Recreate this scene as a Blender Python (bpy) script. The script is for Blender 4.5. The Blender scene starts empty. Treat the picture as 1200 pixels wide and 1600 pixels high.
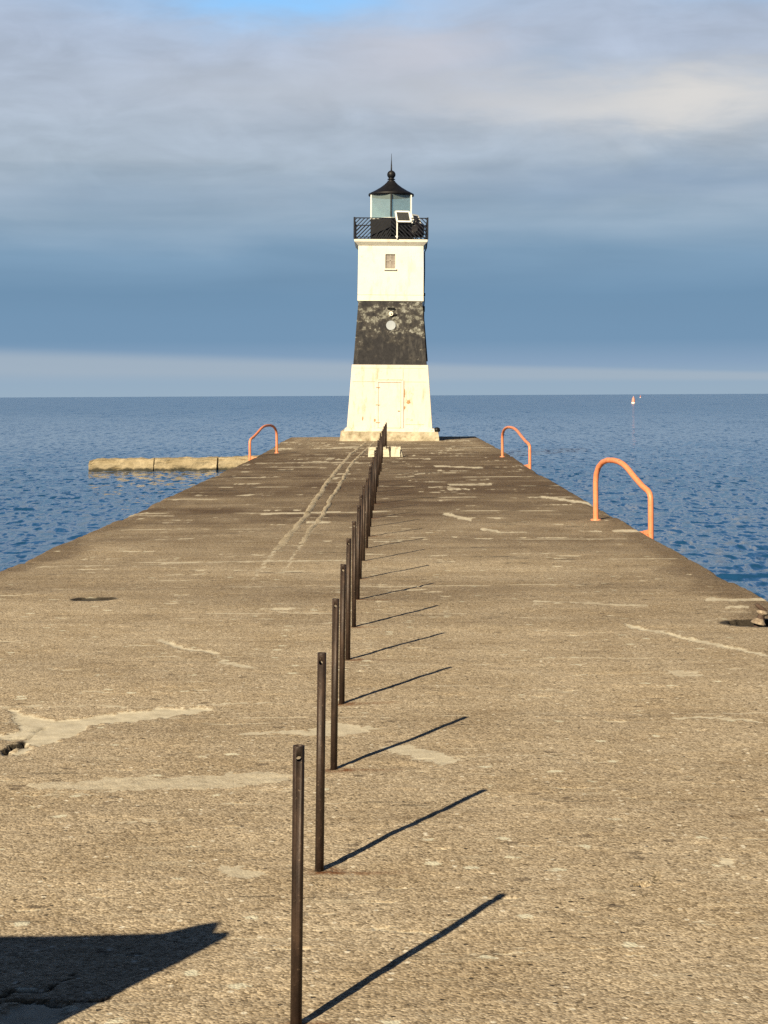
import bpy, bmesh, math, random
import numpy as np
from mathutils import Vector, Matrix

R = math.radians
random.seed(11)
rng = np.random.default_rng(7)
SC = bpy.context.scene
COL = SC.collection

# ------------------------------------------------------------------ camera model
F = 2600.0            # focal length in photo pixels (1200 wide)
PX, PY = 609.0, 615.5 # vanishing point of the pier / eye level
EYE = 1.70            # eye height over the deck
ROLL = 0.0049
WATER_Z = -0.90
EXPO = 0.70
EXPF = 2 ** EXPO

def ray(px, py):
    u, v = px - PX, PY - py
    c, s = math.cos(ROLL), math.sin(ROLL)
    return (u * c + v * s) / F, (-u * s + v * c) / F
def at(px, py, z=0.0):
    a, b = ray(px, py)
    Y = (z - EYE) / b
    return Vector((a * Y, Y, z))
def at_y(px, py, Y):
    a, b = ray(px, py)
    return Vector((a * Y, Y, EYE + b * Y))
def project(X, Y, Z):
    u0, v0 = F * X / Y, F * (Z - EYE) / Y
    c, s = math.cos(ROLL), math.sin(ROLL)
    return PX + u0 * c - v0 * s, PY - (u0 * s + v0 * c)

cam_d = bpy.data.cameras.new('camera')
cam = bpy.data.objects.new('camera', cam_d); COL.objects.link(cam)
cam.location = (0, 0, EYE)
cam.rotation_euler = (math.pi / 2, ROLL, 0)
cam_d.sensor_fit = 'HORIZONTAL'; cam_d.sensor_width = 36.0
cam_d.lens = 36.0 * F / 1200.0
cam_d.shift_x = -(PX - 600) / 1200.0
cam_d.shift_y = -(800 - PY) / 1200.0
cam_d.clip_start = 0.05; cam_d.clip_end = 20000
SC.camera = cam

# ------------------------------------------------------------------ node helpers
def lin(c):
    f = lambda v: (v / 12.92) if v <= 0.04045 else ((v + 0.055) / 1.055) ** 2.4
    return tuple(f(x / 255.0) for x in c)

class NT:
    def __init__(s, tree):
        s.t = tree; s.n = tree.nodes; s.l = tree.links
    def node(s, typ, **kw):
        n = s.n.new(typ)
        for k, v in kw.items(): setattr(n, k, v)
        return n
    def put(s, sock, v):
        if v is None: return
        if hasattr(v, 'is_output'): s.l.new(v, sock)
        else:
            if isinstance(v, (tuple, list)) and len(v) == 3 and sock.type == 'RGBA': v = (*v, 1)
            sock.default_value = v
    def math(s, op, a, b=None, c=None, clamp=False):
        n = s.node('ShaderNodeMath', operation=op); n.use_clamp = clamp
        s.put(n.inputs[0], a); s.put(n.inputs[1], b); s.put(n.inputs[2], c)
        return n.outputs[0]
    def mix(s, f, a, b, blend='MIX'):
        n = s.node('ShaderNodeMix', data_type='RGBA', blend_type=blend)
        s.put(n.inputs[0], f); s.put(n.inputs[6], a); s.put(n.inputs[7], b)
        return n.outputs[2]
    def ramp(s, f, stops, interp='LINEAR'):
        n = s.node('ShaderNodeValToRGB'); cr = n.color_ramp; cr.interpolation = interp
        while len(cr.elements) < len(stops): cr.elements.new(0.5)
        for e, (p, c) in zip(cr.elements, stops):
            e.position = p; e.color = (*c, 1) if len(c) == 3 else c
        s.put(n.inputs[0], f); return n.outputs[0]
    def sm(s, f, a, b):   # smoothstep a..b -> 0..1
        n = s.node('ShaderNodeMapRange', interpolation_type='SMOOTHSTEP')
        s.put(n.inputs[0], f); n.inputs[1].default_value = a; n.inputs[2].default_value = b
        return n.outputs[0]
    def noise(s, vec, scale, detail=4, rough=0.55, dist=0.0):
        n = s.node('ShaderNodeTexNoise'); s.put(n.inputs['Vector'], vec)
        n.inputs['Scale'].default_value = scale; n.inputs['Detail'].default_value = detail
        n.inputs['Roughness'].default_value = rough; n.inputs['Distortion'].default_value = dist
        return n.outputs[0]
    def scalev(s, vec, v):
        n = s.node('ShaderNodeVectorMath', operation='MULTIPLY')
        s.put(n.inputs[0], vec); n.inputs[1].default_value = v; return n.outputs[0]
    def comb(s, x, y, z):
        n = s.node('ShaderNodeCombineXYZ')
        s.put(n.inputs[0], x); s.put(n.inputs[1], y); s.put(n.inputs[2], z); return n.outputs[0]
    def sep(s, v):
        n = s.node('ShaderNodeSeparateXYZ'); s.put(n.inputs[0], v); return n.outputs
    def bump(s, h, strength=0.5, dist=0.01, normal=None):
        n = s.node('ShaderNodeBump'); n.inputs['Strength'].default_value = strength
        n.inputs['Distance'].default_value = dist; s.put(n.inputs['Height'], h)
        if normal is not None: s.l.new(normal, n.inputs['Normal'])
        return n.outputs[0]
    def attr(s, name):
        return s.node('ShaderNodeAttribute', attribute_name=name).outputs['Fac']

def material(name):
    m = bpy.data.materials.new(name); m.use_nodes = True
    T = NT(m.node_tree); b = m.node_tree.nodes['Principled BSDF']
    return m, T, b, T.node('ShaderNodeTexCoord').outputs['Object']

def simple(name, c1, c2, scale=6, rough=0.6, metal=0.0, bumps=0.0, bscale=40, spec=0.5):
    m, T, b, co = material(name)
    n = T.noise(co, scale, 6, 0.65)
    T.put(b.inputs['Base Color'], T.ramp(n, [(0.35, c1), (0.65, c2)]))
    T.put(b.inputs['Roughness'], T.math('MULTIPLY_ADD', n, 0.25, rough - 0.12))
    b.inputs['Metallic'].default_value = metal
    b.inputs['Specular IOR Level'].default_value = spec
    if bumps: T.put(b.inputs['Normal'], T.bump(T.noise(co, bscale, 5), bumps, 0.01))
    return m

# ------------------------------------------------------------------ mesh helpers
class MB:
    def __init__(s): s.v = []; s.f = []; s.sm = []
    def add(s, vs, fs, smooth=False):
        o = len(s.v); s.v += [tuple(p) for p in vs]
        s.f += [tuple(i + o for i in q) for q in fs]; s.sm += [smooth] * len(fs)
    def hexa(s, p):   # 8 points: bottom 4 ccw, top 4 ccw
        s.add(p, [(3, 2, 1, 0), (4, 5, 6, 7), (0, 1, 5, 4), (1, 2, 6, 5), (2, 3, 7, 6), (3, 0, 4, 7)])
    def box(s, x0, x1, y0, y1, z0, z1):
        s.hexa([(x0, y0, z0), (x1, y0, z0), (x1, y1, z0), (x0, y1, z0), (x0, y0, z1), (x1, y0, z1), (x1, y1, z1), (x0, y1, z1)])
    def frustum(s, h0, h1, z0, z1):
        s.hexa([(-h0, -h0, z0), (h0, -h0, z0), (h0, h0, z0), (-h0, h0, z0), (-h1, -h1, z1), (h1, -h1, z1), (h1, h1, z1), (-h1, h1, z1)])
    def bar(s, a, b, w, d, up=Vector((0, 1, 0))):
        a, b = Vector(a), Vector(b); t = (b - a).normalized()
        n = t.cross(up).normalized(); m = n.cross(t).normalized()
        q = [(-1, -1), (1, -1), (1, 1), (-1, 1)]
        s.hexa([a + n * (w / 2 * i) + m * (d / 2 * j) for i, j in q] + [b + n * (w / 2 * i) + m * (d / 2 * j) for i, j in q])
    def tube(s, path, r, n=16, closed_ends=True):
        P = [Vector(p) for p in path]; rs = r if isinstance(r, (list, tuple)) else [r] * len(P)
        prev = None; rings = []
        for i, p in enumerate(P):
            t = (P[min(i + 1, len(P) - 1)] - P[max(i - 1, 0)]).normalized()
            if prev is None:
                up = Vector((0, 0, 1)) if abs(t.z) < 0.9 else Vector((0, 1, 0))
                u = t.cross(up).normalized()
            else: u = (prev - t * prev.dot(t)).normalized()
            prev = u; w = t.cross(u)
            rings.append([p + (u * math.cos(2 * math.pi * k / n) + w * math.sin(2 * math.pi * k / n)) * rs[i] for k in range(n)])
        vs = [q for g in rings for q in g]; fs = []
        for i in range(len(P) - 1):
            for k in range(n):
                fs.append((i * n + k, i * n + (k + 1) % n, (i + 1) * n + (k + 1) % n, (i + 1) * n + k))
        s.add(vs, fs, True)
        if closed_ends:
            s.add(rings[0], [tuple(range(n))[::-1]]); s.add(rings[-1], [tuple(range(n))])
    def lathe(s, prof, n=32, c=(0, 0), rot=0.0, smooth=True):
        vs = []; fs = []
        for r, z in prof:
            for k in range(n):
                a = rot + 2 * math.pi * k / n
                vs.append((c[0] + r * math.cos(a), c[1] + r * math.sin(a), z))
        for i in range(len(prof) - 1):
            for k in range(n):
                fs.append((i * n + k, i * n + (k + 1) % n, (i + 1) * n + (k + 1) % n, (i + 1) * n + k))
        s.add(vs, fs, smooth)
        if prof[0][0] > 1e-4: s.add(vs[:n], [tuple(range(n))[::-1]])
        if prof[-1][0] > 1e-4: s.add(vs[-n:], [tuple(range(n))])
    def build(s, name, mat, parent=None, bevel=0.0):
        me = bpy.data.meshes.new(name); me.from_pydata(s.v, [], s.f)
        me.polygons.foreach_set('use_smooth', s.sm)
        bm = bmesh.new(); bm.from_mesh(me)
        bmesh.ops.recalc_face_normals(bm, faces=bm.faces)
        bm.to_mesh(me); bm.free(); me.update()
        me.materials.append(mat)
        o = bpy.data.objects.new(name, me); COL.objects.link(o)
        if parent: o.parent = parent
        if bevel:
            b = o.modifiers.new('bevel', 'BEVEL'); b.width = bevel; b.segments = 2; b.limit_method = 'ANGLE'
        return o

def tag(o, label=None, cat=None, group=None, kind=None):
    for k, v in (('label', label), ('category', cat), ('group', group), ('kind', kind)):
        if v: o[k] = v
    return o
def empty(name, loc=(0, 0, 0), rot=(0, 0, 0)):
    o = bpy.data.objects.new(name, None); COL.objects.link(o)
    o.location = loc; o.rotation_euler = rot; o.empty_display_size = 0.2
    return o

_lat = {}
def vnoise(x, y, seed=0):
    if seed not in _lat: _lat[seed] = np.random.default_rng(seed + 100).random((256, 256))
    L = _lat[seed]; xi = np.floor(x).astype(int); yi = np.floor(y).astype(int)
    fx = x - xi; fy = y - yi; fx = fx * fx * (3 - 2 * fx); fy = fy * fy * (3 - 2 * fy)
    g = lambda a, b: L[a & 255, b & 255]
    return (g(xi, yi) * (1 - fx) + g(xi + 1, yi) * fx) * (1 - fy) + (g(xi, yi + 1) * (1 - fx) + g(xi + 1, yi + 1) * fx) * fy
def fbm(x, y, seed=0, o=4):
    r = 0; a = 0.5; t = 0
    for k in range(o):
        r = r + a * vnoise(x * 2 ** k, y * 2 ** k, seed + k); t += a; a *= 0.5
    return r / t
def sstep(x, a, b):
    t = np.clip((x - a) / (b - a), 0, 1); return t * t * (3 - 2 * t)

def grid_mesh(name, X, Y, Z, mat, smooth=True, extra=None):
    nr, nc = X.shape
    co = np.stack([X, Y, Z], -1).reshape(-1, 3)
    i = np.arange(nr * nc).reshape(nr, nc)
    q = np.stack([i[:-1, :-1], i[:-1, 1:], i[1:, 1:], i[1:, :-1]], -1).reshape(-1, 4)
    if extra is not None:
        ev, eq = extra; q = np.concatenate([q, np.array(eq) + len(co)]); co = np.concatenate([co, np.array(ev)])
    me = bpy.data.meshes.new(name)
    me.vertices.add(len(co)); me.vertices.foreach_set('co', co.astype(np.float32).ravel())
    me.loops.add(q.size); me.loops.foreach_set('vertex_index', q.astype(np.int32).ravel())
    me.polygons.add(len(q)); me.polygons.foreach_set('loop_start', np.arange(0, q.size, 4, dtype=np.int32))
    me.update(calc_edges=True); me.validate()
    me.polygons.foreach_set('use_smooth', np.full(len(me.polygons), smooth))
    me.materials.append(mat)
    o = bpy.data.objects.new(name, me); COL.objects.link(o)
    return o, len(co)

# ------------------------------------------------------------------ sun and sky
SUN = Vector((-0.64, -1.19, 0.7735)).normalized()
sd = bpy.data.lights.new('sun', 'SUN'); sd.energy = 5.0; sd.angle = R(0.5); sd.color = (1.0, 0.84, 0.58)
so = bpy.data.objects.new('sun', sd); COL.objects.link(so)
so.rotation_euler = (-SUN).to_track_quat('-Z', 'Y').to_euler()

w = bpy.data.worlds.new('World'); SC.world = w; w.use_nodes = True
T = NT(w.node_tree); T.n.clear()
dirv = T.node('ShaderNodeTexCoord').outputs['Generated']
x, y, z = T.sep(dirv)
az = T.math('ARCTAN2', x, y); el = T.math('ARCSINE', z)
vec1 = T.comb(T.math('MULTIPLY', az, 7.0), T.math('MULTIPLY', el, 34.0), 0.3)
vec2 = T.comb(T.math('MULTIPLY', az, 3.0), T.math('MULTIPLY', el, 46.0), 4.7)
vec3 = T.comb(T.math('MULTIPLY', az, 16.0), T.math('MULTIPLY', el, 60.0), 9.1)
n1 = T.noise(vec1, 1.0, 5, 0.5, 0.4); n2 = T.noise(vec2, 1.0, 4, 0.5); n3 = T.noise(vec3, 1.0, 5, 0.55, 0.3)
c1 = T.math('SUBTRACT', n1, 0.5); c2 = T.math('SUBTRACT', n2, 0.5); c3 = T.math('SUBTRACT', n3, 0.5)
elw = T.math('ADD', el, T.math('ADD', T.math('MULTIPLY', c1, 0.045), T.math('MULTIPLY', c2, 0.028)))
hi = T.sm(el, 0.03, 0.12)
els = T.math('ADD', el, T.math('MULTIPLY', T.math('SUBTRACT', elw, el), hi))
K = 10.0 / EXPF
def sk(c, k=1.0): return tuple(v * K * k for v in lin(c))
stops = [(0.0, (153, 175, 194)), (0.009, (150, 173, 194)), (0.018, (137, 163, 190)), (0.032, (117, 150, 180)), (0.058, (114, 148, 178)),
         (0.085, (126, 157, 184)), (0.11, (148, 170, 190)), (0.137, (167, 182, 197)), (0.17, (174, 187, 203)),
         (0.21, (177, 190, 210)), (0.25, (172, 186, 207))]
base = T.ramp(T.math('DIVIDE', el, 0.25), [(p / 0.25, sk(c, 1.0)) for p, c in stops], 'LINEAR')
base2 = T.ramp(T.math('DIVIDE', els, 0.25), [(p / 0.25, sk(c, 1.0)) for p, c in stops], 'LINEAR')
col = base2
# overhead: unseen sky, bluer band for the water, then darkened to weaken fill
col = T.mix(T.sm(el, 0.25, 0.34), col, sk((100, 140, 194)))
col = T.mix(T.sm(el, 0.38, 0.66), col, sk((36, 44, 58)))
asid = T.math('MULTIPLY_ADD', T.sm(T.math('ABSOLUTE', az), 0.6, 1.4), -0.6, 1.0)  # sky to the sides and behind dimmed to deepen the shade
col = T.mix(1.0, col, T.comb(asid, asid, asid), 'MULTIPLY')
def blob(a0, e0, ra, re, wob=0.6):
    da = T.math('DIVIDE', T.math('SUBTRACT', T.math('ADD', az, T.math('MULTIPLY', c1, 0.08)), a0), ra)
    de = T.math('DIVIDE', T.math('SUBTRACT', T.math('ADD', el, T.math('MULTIPLY', c3, 0.032)), e0), re)
    d = T.math('ADD', T.math('MULTIPLY', da, da), T.math('MULTIPLY', de, de))
    return T.math('POWER', 2.718, T.math('MULTIPLY', d, -1.0))
# streaky light / dark variation inside the cloud
var = T.math('ADD', T.math('MULTIPLY', c2, 0.5), T.math('MULTIPLY', c1, 0.5))
var = T.math('MULTIPLY', var, T.sm(el, 0.02, 0.12))
c4 = T.math('SUBTRACT', T.noise(T.comb(T.math('MULTIPLY', az, 20.0), T.math('MULTIPLY', el, 44.0), 2.2), 1.0, 6, 0.55, 0.6), 0.5)
c4 = T.math('MULTIPLY', T.math('MULTIPLY', c4, T.sm(el, 0.09, 0.15)), 0.42)
gain = T.math('ADD', T.math('ADD', 1.0, c4), T.math('ADD', T.math('MULTIPLY', var, 0.55), T.math('MULTIPLY', T.math('MULTIPLY', c3, 0.22), T.sm(el, 0.08, 0.16))))
col = T.mix(1.0, col, T.comb(gain, gain, gain), 'MULTIPLY')
for (a0, e0, ra, re, c, k) in [
        (0.170, 0.172, 0.085, 0.017, (221, 219, 216), 0.95),
        (0.070, 0.176, 0.06, 0.011, (205, 205, 206), 0.6),
        (0.020, 0.203, 0.06, 0.020, (204, 204, 212), 0.65),
        (-0.05, 0.18, 0.10, 0.016, (190, 196, 205), 0.5),
        (0.10, 0.196, 0.028, 0.014, (160, 180, 203), 0.45),
        (0.16, 0.125, 0.14, 0.012, (132, 158, 188), 0.4),
        (-0.17, 0.118, 0.12, 0.010, (140, 164, 190), 0.2)]:
    m = T.math('MULTIPLY', blob(a0, e0, ra, re), k)
    col = T.mix(m, col, sk(c))
# pale streak low over the lake
sc_ = T.math('MULTIPLY_ADD', az, -0.021, 0.0135)
hw = T.math('MULTIPLY_ADD', az, -0.013, 0.0056)
d = T.math('DIVIDE', T.math('ABSOLUTE', T.math('SUBTRACT', T.math('ADD', el, T.math('MULTIPLY', c2, 0.004)), sc_)), T.math('MAXIMUM', hw, 0.0028))
stk = T.math('SUBTRACT', 1.0, T.sm(d, 0.30, 1.45))
stk = T.math('MULTIPLY', stk, T.sm(T.math('ABSOLUTE', az), 1.2, 0.5))
col = T.mix(T.math('MULTIPLY', stk, 0.85), col, sk((163, 179, 194)))
# breaks in the cloud showing the physical sky
sky = T.node('ShaderNodeTexSky', sky_type='NISHITA'); sky.sun_disc = False
sky.sun_elevation = math.asin(SUN.z); sky.sun_rotation = math.atan2(SUN.x, SUN.y)
sky.air_density = 1.0; sky.dust_density = 0.4; sky.ozone_density = 1.5
skc = T.mix(1.0, sky.outputs[0], (0.66, 0.90, 1.03), 'MULTIPLY')
gap = T.math('MAXIMUM', blob(-0.066, 0.240, 0.10, 0.019), T.math('MULTIPLY', blob(0.225, 0.243, 0.05, 0.016), 0.8))
ov = T.math('MULTIPLY', T.sm(T.noise(dirv, 2.2, 5, 0.6), 0.52, 0.66), T.sm(el, 0.30, 0.5))
gap = T.math('MAXIMUM', gap, T.math('MULTIPLY', ov, 0.10))
col = T.mix(gap, col, skc)
# below the horizon
col = T.mix(T.sm(el, -0.002, -0.02), col, sk((60, 85, 110)))
bg = T.node('ShaderNodeBackground'); bg.inputs['Strength'].default_value = 0.1
T.l.new(col, bg.inputs['Color'])
out = T.node('ShaderNodeOutputWorld'); T.l.new(bg.outputs[0], out.inputs['Surface'])

SC.view_settings.view_transform = 'Standard'; SC.view_settings.look = 'None'
SC.view_settings.exposure = EXPO; SC.view_settings.gamma = 1.0
try: SC.view_settings.use_curve_mapping = False
except Exception: pass

# ------------------------------------------------------------------ pier deck
def left_edge(y): return np.interp(y, [-5, 16, 24, 36, 44, 52, 60, 70], [-3.95, -3.80, -3.72, -3.70, -3.66, -3.74, -3.92, -3.95])
def right_edge(y): return np.interp(y, [-5, 14, 20, 26, 38, 44, 52, 60, 70], [3.06, 3.085, 3.085, 3.115, 3.17, 3.30, 3.36, 3.40, 3.40])
PIER_END = 66.0

def deck_material():
    m, T, b, co = material('weathered_concrete')
    pale, dark, rust, wth = (T.attr(k) for k in ('pale', 'dark', 'rust', 'weather'))
    v = T.node('ShaderNodeTexVoronoi', feature='F1'); T.put(v.inputs['Vector'], T.mix(0.012, co, T.node('ShaderNodeTexNoise').outputs['Color'], 'ADD'))
    v.inputs['Scale'].default_value = 108; v.inputs['Randomness'].default_value = 1
    cellr = T.sep(v.outputs['Color'])[0]
    nb = T.noise(co, 28, 5, 0.7); nl = T.noise(co, 1.6, 5, 0.6)
    ns = T.noise(T.scalev(co, (0.9, 5.0, 1)), 1.3, 5, 0.65)
    mixv = T.math('ADD', T.math('MULTIPLY', cellr, 0.50), T.math('MULTIPLY', nb, 0.58))
    c = T.ramp(mixv, [(0.20, (0.10, 0.076, 0.050)), (0.36, (0.275, 0.222, 0.153)), (0.58, (0.430, 0.357, 0.264)),
                      (0.78, (0.585, 0.50, 0.38)), (0.92, (0.70, 0.64, 0.53))])
    c = T.mix(T.sm(nl, 0.35, 0.7), c, T.mix(1.0, c, (0.86, 0.83, 0.78), 'MULTIPLY'))
    c = T.mix(T.sm(ns, 0.50, 0.70), c, T.mix(1.0, c, (1.18, 1.17, 1.15), 'MULTIPLY'))
    c = T.mix(T.sm(ns, 0.46, 0.28), c, T.mix(1.0, c, (0.80, 0.77, 0.74), 'MULTIPLY'))
    nd = T.noise(T.scalev(co, (1.3, 9.0, 1)), 1.5, 4, 0.6)
    c = T.mix(T.math('MULTIPLY', T.sm(nd, 0.58, 0.70), 0.5), c, (0.50, 0.44, 0.34))
    # scattered dark pits and bright chips of stone
    v2 = T.node('ShaderNodeTexVoronoi', feature='F1'); T.put(v2.inputs['Vector'], co); v2.inputs['Scale'].default_value = 22
    r2, g2, b2 = T.sep(v2.outputs['Color'])
    near = T.sm(v2.outputs['Distance'], 0.26, 0.14)
    c = T.mix(T.math('MULTIPLY', near, T.math('GREATER_THAN', r2, 0.80)), c, (0.70, 0.65, 0.55))
    pit = T.math('MULTIPLY', T.sm(v2.outputs['Distance'], 0.22, 0.10), T.math('LESS_THAN', r2, 0.16))
    c = T.mix(T.math('MULTIPLY', pit, 0.85), c, (0.035, 0.026, 0.018))
    v3 = T.node('ShaderNodeTexVoronoi', feature='F1'); T.put(v3.inputs['Vector'], T.scalev(co, (0.75, 1, 1))); v3.inputs['Scale'].default_value = 9
    r3, _, _ = T.sep(v3.outputs['Color']); d3 = T.math('ADD', v3.outputs['Distance'], T.math('MULTIPLY', T.math('SUBTRACT', nb, 0.5), 0.75))
    c = T.mix(T.math('MULTIPLY', T.sm(d3, 0.24, 0.15), T.math('GREATER_THAN', r3, 0.87)), c, (0.62, 0.60, 0.49))
    c = T.mix(T.math('MULTIPLY', T.math('MULTIPLY', T.sm(d3, 0.24, 0.15), T.math('LESS_THAN', r3, 0.09)), 0.6), c, (0.07, 0.05, 0.035))
    # old weather staining, mortar, rust, holes, painted pocket shade
    c = T.mix(wth, c, T.mix(1.0, c, (0.27, 0.222, 0.186), 'MULTIPLY'))
    ne = T.noise(co, 17, 7, 0.75)
    pn = T.sm(T.math('ADD', T.math('MULTIPLY', pale, 0.75), T.math('SUBTRACT', ne, 0.5)), 0.20, 0.50)
    pn = T.math('MULTIPLY', pn, T.math('MULTIPLY_ADD', pale, 0.65, 0.30))
    pc = T.ramp(T.noise(co, 14, 6, 0.7), [(0.3, (0.43, 0.385, 0.30)), (0.7, (0.64, 0.59, 0.48))])
    c = T.mix(T.math('MINIMUM', T.math('MULTIPLY', pn, 1.1), 1.0), c, pc)
    c = T.mix(T.math('MULTIPLY', rust, T.sm(nb, 0.30, 0.62)), c, (0.15, 0.062, 0.022))
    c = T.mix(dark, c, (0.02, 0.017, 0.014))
    T.put(b.inputs['Base Color'], c)
    b.inputs['Roughness'].default_value = 0.9; b.inputs['Specular IOR Level'].default_value = 0.25
    h = T.math('ADD', T.math('MULTIPLY', T.math('SUBTRACT', 0.6, v.outputs['Distance']), 0.55), T.math('MULTIPLY', nb, 0.9))
    h = T.math('SUBTRACT', h, T.math('MULTIPLY', pit, 0.8))
    h = T.math('MULTIPLY', h, T.math('MULTIPLY_ADD', pale, -0.65, 1.0))
    T.put(b.inputs['Normal'], T.bump(h, 0.7, 0.007))
    return m
DECK_MAT = deck_material()

ys = [-5.0, -3.5, -2.0, -0.5, 0.5, 1.5, 2.4, 3.1, 3.6, 3.9, 4.1]
yy = 4.2
while yy < PIER_END:
    ys.append(yy); yy += min(max(0.0125, yy * yy / (F * EYE) * 1.35), 0.5)
ys.append(PIER_END); ys = np.array(ys)
NC = 520
t = np.linspace(0, 1, NC)
Lx = left_edge(ys) + (fbm(ys * 1.3, ys * 0, 3) - 0.5) * 0.025 + (fbm(ys * 7, ys * 0 + 3.3, 5) - 0.5) * 0.03
Rx = right_edge(ys) + (fbm(ys * 1.1, ys * 0 + 9.1, 4) - 0.5) * 0.025 + (fbm(ys * 7, ys * 0 + 5.3, 6) - 0.5) * 0.03
Xg = Lx[:, None] * (1 - t)[None] + Rx[:, None] * t[None]
Yg = np.repeat(ys[:, None], NC, 1)
Zg = np.zeros_like(Xg)
Zg += (fbm(Xg * 0.8, Yg * 0.8, 20) - 0.5) * 0.020 + (fbm(Xg * 3.1, Yg * 3.1, 24) - 0.5) * 0.010 + (fbm(Xg * 16, Yg * 16, 28, 3) - 0.5) * 0.006
Zg -= np.interp(Yg, [0, 66], [0.0, 0.0])
safeY = np.maximum(Yg, 0.5)
PXg, PYg = project(Xg, safeY, 0.0 * Xg)
inview = Yg > 4.05
wx = PXg + (fbm(Xg * 6, Yg * 6, 40) - 0.5) * 34 * np.clip(6 / safeY, 0.05, 1) + (fbm(Xg * 30, Yg * 30, 44, 3) - 0.5) * 24 * np.clip(6 / safeY, 0.05, 1)
wy = PYg + (fbm(Xg * 5, Yg * 5, 50) - 0.5) * 16 * np.clip(40 / safeY ** 2, 0.06, 1) + (fbm(Xg * 26, Yg * 26, 54, 3) - 0.5) * 14 * np.clip(40 / safeY ** 2, 0.06, 1)

def poly_mask(poly, X=None, Y=None):
    X = wx if X is None else X; Y = wy if Y is None else Y
    ins = np.zeros(X.shape, bool); n = len(poly)
    for i in range(n):
        x0, y0 = poly[i]; x1, y1 = poly[(i + 1) % n]
        if y0 == y1: continue
        c = ((y0 > Y) != (y1 > Y)) & (X < (x1 - x0) * (Y - y0) / (y1 - y0) + x0)
        ins ^= c
    return ins.astype(float)
def line_mask(pts, wd, taper=True, X=None, Y=None):
    X = wx if X is None else X; Y = wy if Y is None else Y
    best = np.full(X.shape, 1e9)
    for (x0, y0), (x1, y1) in zip(pts[:-1], pts[1:]):
        dx, dy = x1 - x0, y1 - y0; L2 = dx * dx + dy * dy
        s = np.clip(((X - x0) * dx + (Y - y0) * dy) / L2, 0, 1)
        best = np.minimum(best, np.hypot(X - x0 - s * dx, Y - y0 - s * dy))
    return 1 - sstep(best, wd * 0.35, wd * 0.75 + 0.4)

pale = np.zeros_like(Xg); dark = np.zeros_like(Xg); rust = np.zeros_like(Xg)
def P(mask, k): 
    global pale
    pale = np.maximum(pale, mask * k)
P(poly_mask([(12, 1108), (40, 1116), (110, 1124), (200, 1108), (312, 1104), (330, 1110), (200, 1126), (140, 1130), (112, 1150), (60, 1168), (34, 1152), (-10, 1154), (-10, 1143), (36, 1141), (28, 1126)]), 1.0)
P(poly_mask([(25, 1178), (40, 1168), (60, 1168), (30, 1184)]), 1.0)
P(poly_mask([(-10, 1588), (30, 1572), (80, 1563), (118, 1566), (96, 1588), (70, 1604), (-10, 1604)]), 1.0)
P(poly_mask([(588, 1164), (640, 1166), (722, 1188), (690, 1196), (620, 1178)]), 0.8)
P(poly_mask([(500, 1124), (600, 1138), (540, 1148), (380, 1150), (385, 1144), (480, 1140)]), 0.75)
P(poly_mask([(345, 1346), (420, 1368), (390, 1376), (350, 1364)]), 0.7)
P(poly_mask([(1112, 1343), (1140, 1338), (1142, 1350), (1116, 1354)]), 0.95)
P(poly_mask([(200, 1215), (420, 1205), (480, 1216), (340, 1232), (60, 1236), (50, 1226)]), 0.62)
P(poly_mask([(1040, 1045), (1090, 1052), (1110, 1062), (1060, 1058)]), 0.6)
for pts, wd, k in [
        ([(246, 1000), (290, 1013), (338, 1021)], 5, 1), ([(345, 1036), (388, 1044)], 6, .9), ([(330, 1022), (372, 1043)], 3, .6),
        ([(976, 976), (1030, 987), (1082, 999), (1122, 1006), (1165, 1017), (1210, 1028)], 4, 1),
        ([(1056, 1121), (1120, 1122), (1210, 1127)], 3.5, .95), ([(0, 1106), (200, 1102), (450, 1098)], 2, .7),
        ([(500, 1125), (596, 1138)], 3, .9), ([(190, 1284), (282, 1284)], 2.2, .8), ([(40, 1244), (300, 1230), (480, 1233)], 2.2, .6),
        ([(478, 816), (512, 816)], 3, 1), ([(830, 940), (1012, 946)], 2.5, .75), ([(1105, 938), (1200, 937)], 4, .9), ([(1130, 949), (1170, 949)], 2.5, .8),
        ([(695, 803), (735, 812)], 3.5, 1), ([(752, 826), (778, 829)], 4, 1), ([(775, 831), (822, 832)], 1.6, .8),
        ([(848, 776), (926, 787)], 3, 1), ([(960, 829), (1006, 830)], 3, 1), ([(905, 829), (940, 830)], 2, .7),
        ([(680, 728), (755, 731)], 2, .9), ([(700, 758), (768, 757)], 2, .8), ([(700, 764), (720, 764)], 3, .9),
        ([(1100, 1366), (1165, 1368)], 3, .9), ([(800, 1117), (980, 1121)], 1.5, .4), ([(410, 803), (530, 800)], 2, .9), ([(170, 803), (270, 806)], 2, .6),
        ([(60, 886), (180, 884)], 2, .6), ([(250, 880), (540, 876)], 2, .75), ([(400, 724), (560, 722)], 2, .6), ([(620, 1158), (700, 1156)], 2, .4),
        ([(395, 905), (432, 858), (478, 806)], 5, .6), ([(446, 890), (472, 848), (502, 806)], 4, .6), ([(340, 985), (395, 905)], 5, .35), ([(405, 965), (446, 890)], 4, .35),
        ([(0, 1410), (140, 1418)], 2, .3), ([(700, 1310), (820, 1322)], 2.5, .4), ([(560, 1460), (640, 1456)], 3, .4), ([(1090, 1440), (1200, 1432)], 3, .35),
        ([(440, 1470), (660, 1462)], 3, .35), ([(590, 690), (690, 688)], 2, .5), ([(520, 700), (560, 698)], 2, .7)]:
    P(line_mask(pts, wd * .9) * (0.75 + 0.25 * sstep(fbm(Xg * 8, Yg * 3, 64), .36, .55)), k)
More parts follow.
